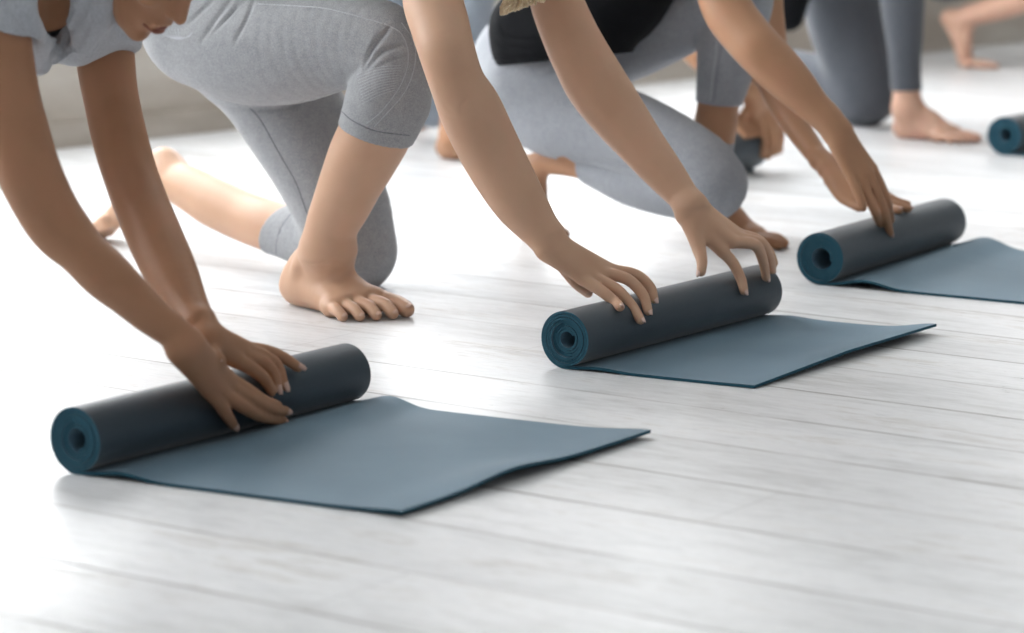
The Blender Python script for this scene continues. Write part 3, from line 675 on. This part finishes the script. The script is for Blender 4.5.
    L.chain(thR, thRr, k=.03); L.chain(thL, thLr, k=.03); L.chain(shR_[:6], np.array(shRr[:6])+.001, k=.004); L.chain(shL_[:7], np.array(shLr[:7])+.0008, k=.02)
    a, b = at(580.5,158,5.25), at(585,180,5.25); n = shR_[5]-shR_[3]; e = (b-a)/np.linalg.norm(b-a); L.cut((a+b)/2, n-e*(n@e), .06)
    a, b = at(697,99,5.43), at(740,107,5.43); n = shL_[6]-shL_[4]; e = (b-a)/np.linalg.norm(b-a); L.cut((a+b)/2, n-e*(n@e), .09)
    leg = shell('leggings', L, GREY_C, root); S = Skin(leg); c = lambda Q: [(500+x/3.515, 80+y/3.515) for x, y in Q]
    S.crease(c([(270,272),(340,282),(420,296),(480,305)]), .005, .005); S.crease([(530,80),(545,72),(560,66)], .003, .005); S.crease([(540,84),(555,78)], .002, .004)
    S.apply(); S = Skin(leg); g = lambda Q: [(580+x/4.6545, y/4.6545) for x, y in Q]
    S.seam(g([(640,170),(625,300),(605,470)]), .0009, 'seam', SEAM, leg); S.seam(g([(665,180),(645,300),(622,475)]), .0009, 'seam', SEAM_D, leg)
    T = Field(*bounds([pel, chest, sR, sL], .2), NEAR+.001)
    torso(T, pel, chest, sR*.85+sL*.15, sL*.85+sR*.15, hd, neck=False, rs=(.106, .106, .115, .08))
    T.chain([at(527,50,5.19), at(552,46,5.20), at(590,48,5.22)], [.074, .088, .088], k=.02)
    T.chain([at(524,26,5.20), at(560,10,5.24), at(610,5,5.27), at(640,-25,5.29)], [.075, .092, .100, .09], k=.03)
    T.chain([at(515,40,5.30), at(540,46,5.30)], [.05, .05], k=.03)
    a, b = at(484,67,5.2), at(560,59,5.2); T.cut((a+b)/2, at(530,90,5.2)-at(527,60,5.2), .30)
    t = shell('black_top', T, BLACK, root); S = Skin(t)
    for pts in ([(487,48),(500,56),(520,60)], [(492,36),(505,46),(530,50)], [(489,58),(510,64),(540,60)], [(500,25),(510,38),(540,40)]): S.crease(pts, .004, .004)
    S.apply(); nails_on(root, RF[1:3], X3, R3, NAIL_T, .0068); nails_on(root, LF[:2], X3, R3, NAIL_T, .0068)
    hair_cap('hair', Wh, HAIR_D, root)
build_C()

# ============ back row: dark leggings (D), behind the black top (E), top right (F)
def upper(B, pel, dx=(.30, 0, .30), y0=0., tag_=None):
    """torso leaning forward over the mat, above the picture; returns shoulders, chest and head points"""
    ch = pel+np.array([dx[0]*.85, 0, dx[2]*.8]); sR = ch+np.array([.06, -.16, .03]); sL = ch+np.array([.06, .16, .03]); hd = ch+np.array([.2, 0, .08])
    torso(B, pel, ch, sR, sL, hd, inset=.004); return ch, sR, sL, hd
def simple_hand(B, w, d, xc, yc, R, n=4):
    F_ = []
    for i in range(n):
        y = yc+(i-1.5)*.022; k = np.array([xc-.02, y, 2*R+.024]); m = np.array([xc+.012, y+.002, 2*R+.019]); t = np.array([xc+R*.80, y+.004, R+R*.78]); F_.append([k, m, t])
    hand(B, w, .026, None, F_, [w+(F_[0][0]-w)*.3, np.array([xc-.045, yc-d*.045, 2*R]), np.array([xc-.045, yc-d*.055, R*1.5])]); return F_
def build_D():
    h = .0045
    shR_, shRr = st([((879,-75),(935,-70)),((878,-45),(930,-40)),((880,0),(925,0)),((886,38),(923,38)),((889,62),(921,62)),((891,90),(922,90)),((892,104),(922,103))], [7.47, 7.47])
    ankR = at(908,112,7.47)
    thR, thRr = cs([(830,-40,7.55,36),(860,-70,7.5,34),(895,-88,7.47,30)])
    thL, thLr = cs([(838,-40,7.72,44),(842,-10,7.72,42),(850,30,7.72,40),(860,65,7.72,36),(866,92,7.72,32)])
    shL_, shLr = cs([(864,94,7.72,31),(835,86,7.74,28),(805,76,7.76,24),(778,68,7.78,21),(750,60,7.8,17),(722,54,7.82,13)])
    ankL = shL_[-1]; heel = ankL+np.array([-.05, 0, .0]); ball = ankL+np.array([.0, 0, -.10]); ball[2] = .02; toe = ball+np.array([.04, 0, -.008])
    pel = at(836,-50,7.62)
    B = Field(*bounds(list(shR_)+list(thL)+list(shL_)+[pel, pel+[.6, .2, .35], pel+[.6, -.2, .35], (-3.48, 7.3, .1), toe, (-3.6, 7.4, 0)], .15), h)
    ch, sR, sL, hd = upper(B, pel)
    for P, R in ((thR, thRr), (thL, thLr)): B.chain(P, np.array(R)-.006, k=.04)
    B.chain(shR_, np.array(shRr)-np.array([.005]*6+[0]), k=.02); B.chain(shL_, np.array(shLr)-.005, k=.02)
    foot(B, (-3.925, 7.495), math.radians(-4), ankR, .262, 1, .036); toe_foot(B, ankL, heel, ball, toe, (0, -1, 0), .03)
    for s, yc in ((-1, 7.62), (1, 7.80)):
        sh = sR if s < 0 else sL; w = np.array([-3.52, yc, .165]); el = at(1060+15*s, -50, yc-.02); B.chain([sh, el, w], [.047, .038, .022], k=.03); simple_hand(B, w, s, -3.475, yc, .053)
    Wh = head(B, hd, (.75, 0, -.65), (.65, 0, .75), k=.01); B.floor_cut(.0005)
    root = shell('person', B, SK_D); tag(root, 'blurred person in charcoal leggings, bare foot flat beside the cut-off mat roll', 'person', 'people rolling up yoga mats')
    L = Field(*bounds(list(shR_)+list(thL)+list(shL_)+[pel], .14), h)
    torso(L, pel, pel*.6+ch*.4, pel, pel, pel, neck=False, rs=(.112, .095, .09, .09))
    for P, R in ((thR, thRr), (thL, thLr), (shR_, shRr), (shL_, shLr)): L.chain(P, R, k=.03)
    L.cut(at(907,90.5,7.47), at(907,100,7.47)-at(907,90,7.47), .08); L.floor_cut(.0005); shell('leggings', L, GREY_D, root)
    T = Field(*bounds([pel, ch, sR, sL, at(790,20,7.5)], .2), .006); torso(T, pel*.85+ch*.15, ch, sR*.85+sL*.15, sL*.85+sR*.15, hd, neck=False, rs=(.122, .105, .108, .078))
    T.chain([at(815,-45,7.5), at(795,-15,7.5), at(789,16,7.5)], [.09, .06, .045], k=.04); shell('black_top', T, BLACK, root); hair_cap('hair', Wh, HAIR_D, root, h=.006)
def build_E():
    h = .0045
    shR_, shRr = st([((455,-70),(515,-66)),((452,-30),(502,-28)),((450,0),(495,0)),((445,35),(488,35)),((442,70),(480,70)),((440,95),(470,95)),((440,118),(466,118)),((441,132),(465,132))], [6.27, 6.27])
    ankR = at(455,138,6.27)
    thR, thRr = cs([(405,-45,6.35,38),(440,-75,6.3,36),(478,-88,6.27,32)])
    thL, thLr = cs([(400,-40,6.48,42),(405,0,6.5,42),(418,45,6.52,38),(430,80,6.52,32),(434,98,6.52,28)])
    K = at(432,99,6.52); shL_ = [K+np.array(q)*t for t in (0, .2, .45, .7, 1) for q in [(-.27, .29, .02)]]; shLr = [.07, .066, .058, .045, .036]
    ankL = shL_[-1]; heel = ankL+np.array([-.03, .03, .01]); ball = ankL+np.array([-.0, 0, -.10]); ball[2] = .02; toe = ball+np.array([.03, -.03, -.008])
    pel = at(402,-50,6.42)
    wL = at(757,97,6.52); X5, R5 = -3.85, .055
    B = Field(*bounds(list(shR_)+list(thL)+list(shL_)+[pel, pel+[.6, .2, .35], pel+[.6, -.2, .35], (-3.8, 6.6, .1), toe, (-4.3, 6.2, 0)], .15), h)
    ch, sR, sL, hd = upper(B, pel)
    for P, R in ((thR, thRr), (thL, thLr)): B.chain(P, np.array(R)-.006, k=.04)
    B.chain(shR_, np.array(shRr)-np.array([.005]*6+[0]*2), k=.02); B.chain(shL_, np.array(shLr)-.005, k=.02)
    foot(B, (-4.645, 6.29), math.radians(-4), ankR, .25, 1, .034); toe_foot(B, ankL, heel, ball, toe, (0, -1, 0), .03)
    w = at(726,120,6.47); el = at(718,30,6.40); B.chain([sR, el, w], [.047, .038, .022], k=.03); simple_hand(B, w, -1, X5, 6.49, R5); B.chain([at(758,108,6.56), at(768,124,6.57), at(771,146,6.57)], [.022, .026, .020], k=.012)
    aL, aLr = cs([(668,0,6.5,17),(692,45,6.5,16),(725,74,6.5,14),(750,92,6.5,11)]); B.chain([sL, (sL+aL[0])/2+np.array([0, .02, .02])]+list(aL), [.05, .045]+list(aLr), k=.02)
    F_ = [px([(760,112),(771,123),(777,139),(775,152)], 6.565), px([(763,109),(776,118),(781,134),(779,150)], 6.60), px([(758,114),(768,126),(772,142),(768,156)], 6.555), px([(754,116),(762,128),(765,142),(762,154)], 6.535)]
    F_ = [F_[1], F_[0], F_[2], F_[3]]
    hand(B, wL, .028, None, F_, [at(752,105,6.52), at(744,112,6.50), at(739,124,6.49)], palm_r=.018, side=np.array([.3, 1, 0])/1.044, tip_r=.011)
    Wh = head(B, hd, (.75, 0, -.65), (.65, 0, .75)); B.floor_cut(.0005)
    root = shell('person', B, SK_C); tag(root, 'blurred person hidden behind the others, gripping the dark mat roll behind the grey knee', 'person', 'people rolling up yoga mats')
    L = Field(*bounds(list(shR_)+list(thL)+list(shL_)+[pel], .14), h)
    torso(L, pel, pel*.6+ch*.4, pel, pel, pel, neck=False, rs=(.112, .095, .09, .09))
    for P, R in ((thR, thRr), (thL, thLr), (shR_, shRr), (shL_[:4], shLr[:4])): L.chain(P, R, k=.03)
    L.cut(at(455,110,6.27), at(455,120,6.27)-at(455,110,6.27), .07); L.floor_cut(.0005); shell('leggings', L, GREY_E, root)
    T = Field(*bounds([pel, ch, sR, sL], .2), .006); torso(T, pel*.6+ch*.4, ch, sR*.85+sL*.15, sL*.85+sR*.15, hd, neck=False, rs=(.105, .1, .105, .078)); shell('vest_top', T, SHIRT, root); hair_cap('hair', Wh, HAIR_D, root, h=.006)
def build_F():
    h = .0055; v = 9.72
    shR_, shRr = cs([(1090,-35,v,19),(1060,-22,v,19),(1030,-7,v,18),(1005,4,v,15),(985,11,v,12.5),(970,15,v,11.5)])
    thR, thRr = cs([(945,-28,v,30),(990,-40,v,30),(1040,-48,v,27),(1085,-42,v,21)])
    ank = at(964,20,v); heel = at(948,18,v); ball = at(966,57,v); ball[2] = .02; toe = at(992,66,v); toe[2] = .011
    shL_, shLr = cs([(1110,-60,10.0,19),(1106,-20,10.0,18),(1100,20,10.0,14),(1098,35,10.0,12)]); ankL = shL_[-1]
    thL, thLr = cs([(955,-35,9.95,28),(1030,-62,10.0,26),(1105,-72,10.0,21)])
    pel = at(950,-42,9.80)
    B = Field(*bounds(list(shR_)+list(shL_)+[pel, heel, pel+[.7, .2, .4], pel+[.7, -.2, .4], ankL+[.25, 0, -.1]], .15), h)
    ch, sR, sL, hd = upper(B, pel)
    for P, R in ((thR, thRr), (thL, thLr), (shR_, shRr), (shL_, shLr)): B.chain(P, np.array(R)-.003, k=.03)
    toe_foot(B, ank, heel, ball, toe, (0, 1, 0), .036); foot(B, (ankL[0]-.05, ankL[1]), 0, ankL, .25, -1, .034)
    for s, sh in ((-1, sR), (1, sL)):
        w = sh+np.array([.35, 0, -.5]); w[2] = .14; el = (sh+w)/2+np.array([-.03, s*.03, 0]); B.chain([sh, el, w], [.047, .038, .022], k=.03)
        simple_hand(B, w, s, w[0]+.06, w[1], .04)
    Wh = head(B, hd, (.75, 0, -.65), (.65, 0, .75)); B.floor_cut(.0005)
    root = shell('person', B, SK_D); tag(root, 'farthest blurred person at the top right corner, heel raised, toes on the floor', 'person', 'people rolling up yoga mats')
    L = Field(*bounds(list(thR)+list(thL)+[pel], .15), h); torso(L, pel, pel*.6+ch*.4, pel, pel, pel, neck=False, rs=(.112, .095, .09, .09))
    for P, R in ((thR, thRr), (thL, thLr)): L.chain(P, R, k=.03)
    shell('leggings', L, GREY_D, root)
    T = Field(*bounds([pel, ch, sR, sL], .2), .006); torso(T, pel*.6+ch*.4, ch, sR*.85+sL*.15, sL*.85+sR*.15, hd, neck=False, rs=(.11, .1, .105, .078)); shell('black_top', T, BLACK, root); hair_cap('hair', Wh, HAIR_D, root, h=.006)
build_D(); build_E(); build_F()
# ------------------------------------------------------------------ floor and room
def floor_mat():
    m, nt, b = nmat('worn_white_boards'); L = nt.links.new
    tc = nt.nodes.new('ShaderNodeTexCoord'); sx = nt.nodes.new('ShaderNodeSeparateXYZ'); L(tc.outputs['Object'], sx.inputs[0])
    def math_(op, a, b_=None, c=None):
        n = nt.nodes.new('ShaderNodeMath'); n.operation = op
        for i, q in enumerate((a, b_, c)):
            if q is None: continue
            if isinstance(q, (int, float)): n.inputs[i].default_value = q
            else: L(q, n.inputs[i])
        return n.outputs[0]
    def mapped(s):
        mp = nt.nodes.new('ShaderNodeMapping'); mp.inputs['Scale'].default_value = s; L(tc.outputs['Object'], mp.inputs[0]); return mp.outputs[0]
    W = .2135
    wob = noise(nt, 1.0, 3, mapped((1.3, .6, 1))).outputs['Fac']
    y = math_('ADD', sx.outputs['Y'], math_('MULTIPLY', math_('SUBTRACT', wob, .5), .022))
    q = math_('DIVIDE', math_('SUBTRACT', y, 3.43-W*40), W)
    fr = math_('FRACT', q); idx = math_('FLOOR', q)
    dist = math_('MULTIPLY', math_('MINIMUM', fr, math_('SUBTRACT', 1., fr)), W)        # metres to the joint
    gapn = noise(nt, 1.0, 4, mapped((5, 30, 1)), .6).outputs['Fac']
    gw = math_('MULTIPLY', math_('MAXIMUM', math_('SUBTRACT', gapn, .30), 0.), .0115)
    gap = math_('SUBTRACT', 1., math_('SMOOTHSTEP' if False else 'MINIMUM', math_('DIVIDE', dist, math_('ADD', math_('MULTIPLY', gw, 1.5), .0007)), 1.))
    low = noise(nt, 1.0, 3, mapped((1.1, 9, 1)), .6).outputs['Fac']; lm = math_('MINIMUM', math_('MAXIMUM', math_('MULTIPLY', math_('SUBTRACT', low, .40), 6.), .3), 1.)
    gap = math_('MULTIPLY', gap, lm)
    # butt joints between board ends
    cmb = nt.nodes.new('ShaderNodeCombineXYZ'); L(idx, cmb.inputs[0]); wn = nt.nodes.new('ShaderNodeTexWhiteNoise'); wn.noise_dimensions = '3D'; L(cmb.outputs[0], wn.inputs['Vector'])
    xq = math_('ADD', math_('DIVIDE', sx.outputs['X'], 2.3), math_('MULTIPLY', wn.outputs['Value'], 7.))
    xf = math_('FRACT', xq); xd = math_('MULTIPLY', math_('MINIMUM', xf, math_('SUBTRACT', 1., xf)), 2.3)
    butt = math_('SUBTRACT', 1., math_('MINIMUM', math_('DIVIDE', xd, .0022), 1.))
    gap = math_('MAXIMUM', gap, math_('MULTIPLY', butt, .3))
    # board to board tone, grain, worn patches
    grain = noise(nt, 1.0, 8, mapped((6, 150, 1)), .65).outputs['Fac']
    patch = noise(nt, 1.0, 6, mapped((1.6, 7, 1)), .62).outputs['Fac']
    fine = noise(nt, 1.0, 8, mapped((14, 60, 1)), .7).outputs['Fac']
    crack = noise(nt, 1.0, 5, mapped((1.1, 30, 1)), .6).outputs['Fac']
    cm = math_('SUBTRACT', 1., math_('MINIMUM', math_('MULTIPLY', math_('ABSOLUTE', math_('SUBTRACT', crack, .5)), 60.), 1.))
    cmask = math_('MINIMUM', math_('MAXIMUM', math_('MULTIPLY', math_('SUBTRACT', patch, .54), 14.), 0.), 1.)
    cm = math_('MULTIPLY', cm, cmask)
    g = math_('ADD', math_('MULTIPLY', patch, .55), math_('MULTIPLY', fine, .45))
    col = ramp(nt, g, [(.36, (.52, .525, .52)), (.45, (.67, .68, .69)), (.53, (.78, .79, .805)), (.60, (.67, .665, .655)), (.68, (.52, .505, .48))])
    tone = math_('ADD', math_('MULTIPLY', wn.outputs['Value'], .12), .91)
    def mix(a, b_, f, mode='MIX'):
        n = nt.nodes.new('ShaderNodeMix'); n.data_type = 'RGBA'; n.blend_type = mode
        for s_, q_ in ((0, f), (6, a), (7, b_)):
            if isinstance(q_, (int, float)): n.inputs[s_].default_value = q_
            elif isinstance(q_, tuple): n.inputs[s_].default_value = (*q_, 1)
            else: L(q_, n.inputs[s_])
        return n.outputs[2]
    cg = nt.nodes.new('ShaderNodeCombineColor'); [L(tone, cg.inputs[i]) for i in range(3)]
    c1 = mix(col.outputs[0], cg.outputs[0], 1., 'MULTIPLY')
    gr = ramp(nt, grain, [(.30, (.80, .80, .80)), (.48, (1, 1, 1))]); c1 = mix(c1, gr.outputs[0], .32, 'MULTIPLY')
    c1 = mix(c1, (.36, .34, .32), math_('MULTIPLY', cm, .6))
    spk = noise(nt, 1.0, 3, mapped((45, 160, 1)), .6).outputs['Fac']; sm = math_('MINIMUM', math_('MAXIMUM', math_('MULTIPLY', math_('SUBTRACT', spk, .70), 18.), 0.), 1.); c1 = mix(c1, (.30, .28, .26), math_('MULTIPLY', sm, .6)); c1 = mix(c1, (.10, .09, .085), math_('MULTIPLY', gap, .95))
    # soft dirt along the joints
    dj = math_('SUBTRACT', 1., math_('MINIMUM', math_('DIVIDE', dist, .012), 1.)); c1 = mix(c1, (.42, .40, .38), math_('MULTIPLY', math_('MULTIPLY', dj, gapn), .35))
    L(c1, b.inputs['Base Color'])
    rr = ramp(nt, fine, [(.3, (.26, .26, .26)), (.7, (.46, .46, .46))]); L(rr.outputs[0], b.inputs['Roughness'])
    b.inputs['Specular IOR Level'].default_value = .25
    hgt = math_('SUBTRACT', math_('MULTIPLY', grain, .25), math_('ADD', gap, math_('MULTIPLY', cm, .5)))
    und = noise(nt, 1.0, 2, mapped((1.2, 5, 1))).outputs['Fac']; hgt = math_('ADD', hgt, math_('MULTIPLY', und, 1.2))
    bump(nt, b, hgt, .5, .0012); return m
FLOORM = floor_mat()
XW = -5.42
fl = mesh_obj('floor', [(XW-1.2, -3, 0), (6, -3, 0), (6, 15, 0), (XW-1.2, 15, 0), (XW-1.2, -3, -.1), (6, -3, -.1), (6, 15, -.1), (XW-1.2, 15, -.1)],
              [(0,1,2,3), (7,6,5,4), (0,4,5,1), (1,5,6,2), (2,6,7,3), (3,7,4,0)], FLOORM, None, False); tag(fl, kind='structure')
def wall_mat():
    m, nt, b = nmat('grey_plaster'); tc = nt.nodes.new('ShaderNodeTexCoord'); mp = nt.nodes.new('ShaderNodeMapping'); mp.inputs['Scale'].default_value = (1, 1.2, 5); nt.links.new(tc.outputs['Object'], mp.inputs[0])
    n = noise(nt, 1.6, 6, mp.outputs[0], .6); r = ramp(nt, n.outputs['Fac'], [(.3, (.42, .37, .31)), (.5, (.52, .47, .41)), (.7, (.60, .56, .50))]); nt.links.new(r.outputs[0], b.inputs['Base Color'])
    b.inputs['Roughness'].default_value = .85; bump(nt, b, n.outputs['Fac'], .3, .01); return m
WALLM = wall_mat(); BASEM = plain('baseboard_paint', (.38, .34, .30), .6)
FRAMEM = plain('window_frame_white', (.75, .75, .74), .5)
WIN = [(1.6, 3.4), (4.0, 6.2), (6.8, 9.0), (10.5, 13.2)]; ZS, ZT, ZC = .62, 3.1, 3.5  # last window is unseen, added to brighten the far end of the wall
L = [((XW-.2, -3, 0), (XW, 15, ZS)), ((XW-.2, -3, ZT), (XW, 15, ZC))]; e = -3
for a, b_ in WIN: L.append(((XW-.2, e, ZS), (XW, a, ZT))); e = b_
L.append(((XW-.2, e, ZS), (XW, 15, ZT)))
tag(boxes('wall_back', L, WALLM), kind='structure')
tag(boxes('baseboard_back', [((XW, -3, 0), (XW+.015, 15, .07))], WALLM), kind='structure')
tag(boxes('wall_far', [((XW-.2, 14.6, 0), (6, 14.8, ZC))], WALLM), kind='structure')
tag(boxes('ceiling', [((XW-1.2, -3, ZC), (6, 15, ZC+.1))], plain('ceiling_paint', (.68, .68, .66), .8)), kind='structure')
GLASS, gnt, gb = nmat('window_glass'); gb.inputs['Transmission Weight'].default_value = 1; gb.inputs['Roughness'].default_value = 0; gb.inputs['IOR'].default_value = 1.02; gb.inputs['Base Color'].default_value = (1, 1, 1, 1)
for i, (a, b_) in enumerate(WIN):
    w = boxes('window_%d' % (i+1), [((XW-.14, a, ZS), (XW-.06, a+.06, ZT)), ((XW-.14, b_-.06, ZS), (XW-.06, b_, ZT)), ((XW-.14, a, ZS), (XW-.06, b_, ZS+.06)), ((XW-.14, a, ZT-.06), (XW-.06, b_, ZT)),
        ((XW-.12, (a+b_)/2-.025, ZS), (XW-.08, (a+b_)/2+.025, ZT)), ((XW-.12, a, 2.2), (XW-.08, b_, 2.25))], FRAMEM); tag(w, kind='structure')
    boxes('window_glass', [((XW-.102, a, ZS), (XW-.098, b_, ZT))], GLASS, w)
# ------------------------------------------------------------------ light
def area(name, loc, to, sx, sy, e, col=(1, 1, 1)):
    l = bpy.data.lights.new(name, 'AREA'); l.shape = 'RECTANGLE'; l.size = sx; l.size_y = sy; l.energy = e; l.color = col
    o = bpy.data.objects.new(name, l); o.location = loc; o.rotation_euler = (Vector(to)-Vector(loc)).to_track_quat('-Z', 'Y').to_euler(); COL.objects.link(o); return o
EW = 117.
for i, (a, b_) in enumerate(WIN):
    area('window_daylight', (XW+.02, (a+b_)/2, (ZS+ZT)/2), (XW+3, (a+b_)/2, (ZS+ZT)/2-.8), b_-a-.1, ZT-ZS-.1, EW*{0: .75, 3: .4}.get(i, 1.), (.975, .988, 1.))  # the added last window gets a dimmed lamp
# the window wall stands a few degrees off square to the boards
MW = Matrix.Translation((XW, 8, 0)) @ Matrix.Rotation(-.075, 4, 'Z') @ Matrix.Translation((-XW, -8, 0)); bpy.context.view_layer.update()
for o in list(COL.objects):
    if o.parent is None and (o.type == 'LIGHT' or o.name.startswith(('wall_back', 'baseboard_back', 'window_'))): o.matrix_world = MW @ o.matrix_world
w = bpy.data.worlds.new('sky'); bpy.context.scene.world = w; w.use_nodes = True; bg = w.node_tree.nodes['Background']
bg.inputs[0].default_value = (.93, .96, 1., 1); bg.inputs[1].default_value = .36
# ------------------------------------------------------------------ camera
cd = bpy.data.cameras.new('camera'); cam = bpy.data.objects.new('camera', cd); COL.objects.link(cam)
from mathutils import Matrix
X_ = CR*Rv+SR*Up; Y_ = -SR*Rv+CR*Up; Z_ = -Fw
cam.matrix_world = Matrix(((X_[0], Y_[0], Z_[0], 0), (X_[1], Y_[1], Z_[1], 0), (X_[2], Y_[2], Z_[2], CH), (0, 0, 0, 1)))
cd.sensor_width = 36; cd.lens = FPX/1024*36; cd.clip_start = .05
cd.dof.use_dof = True; cd.dof.focus_distance = 4.95; cd.dof.aperture_fstop = 3.4
sc = bpy.context.scene; sc.camera = cam
sc.view_settings.view_transform = 'Standard'; sc.view_settings.look = 'None'; sc.view_settings.gamma = 1; sc.view_settings.use_curve_mapping = False
sc.view_settings.exposure = 0.26
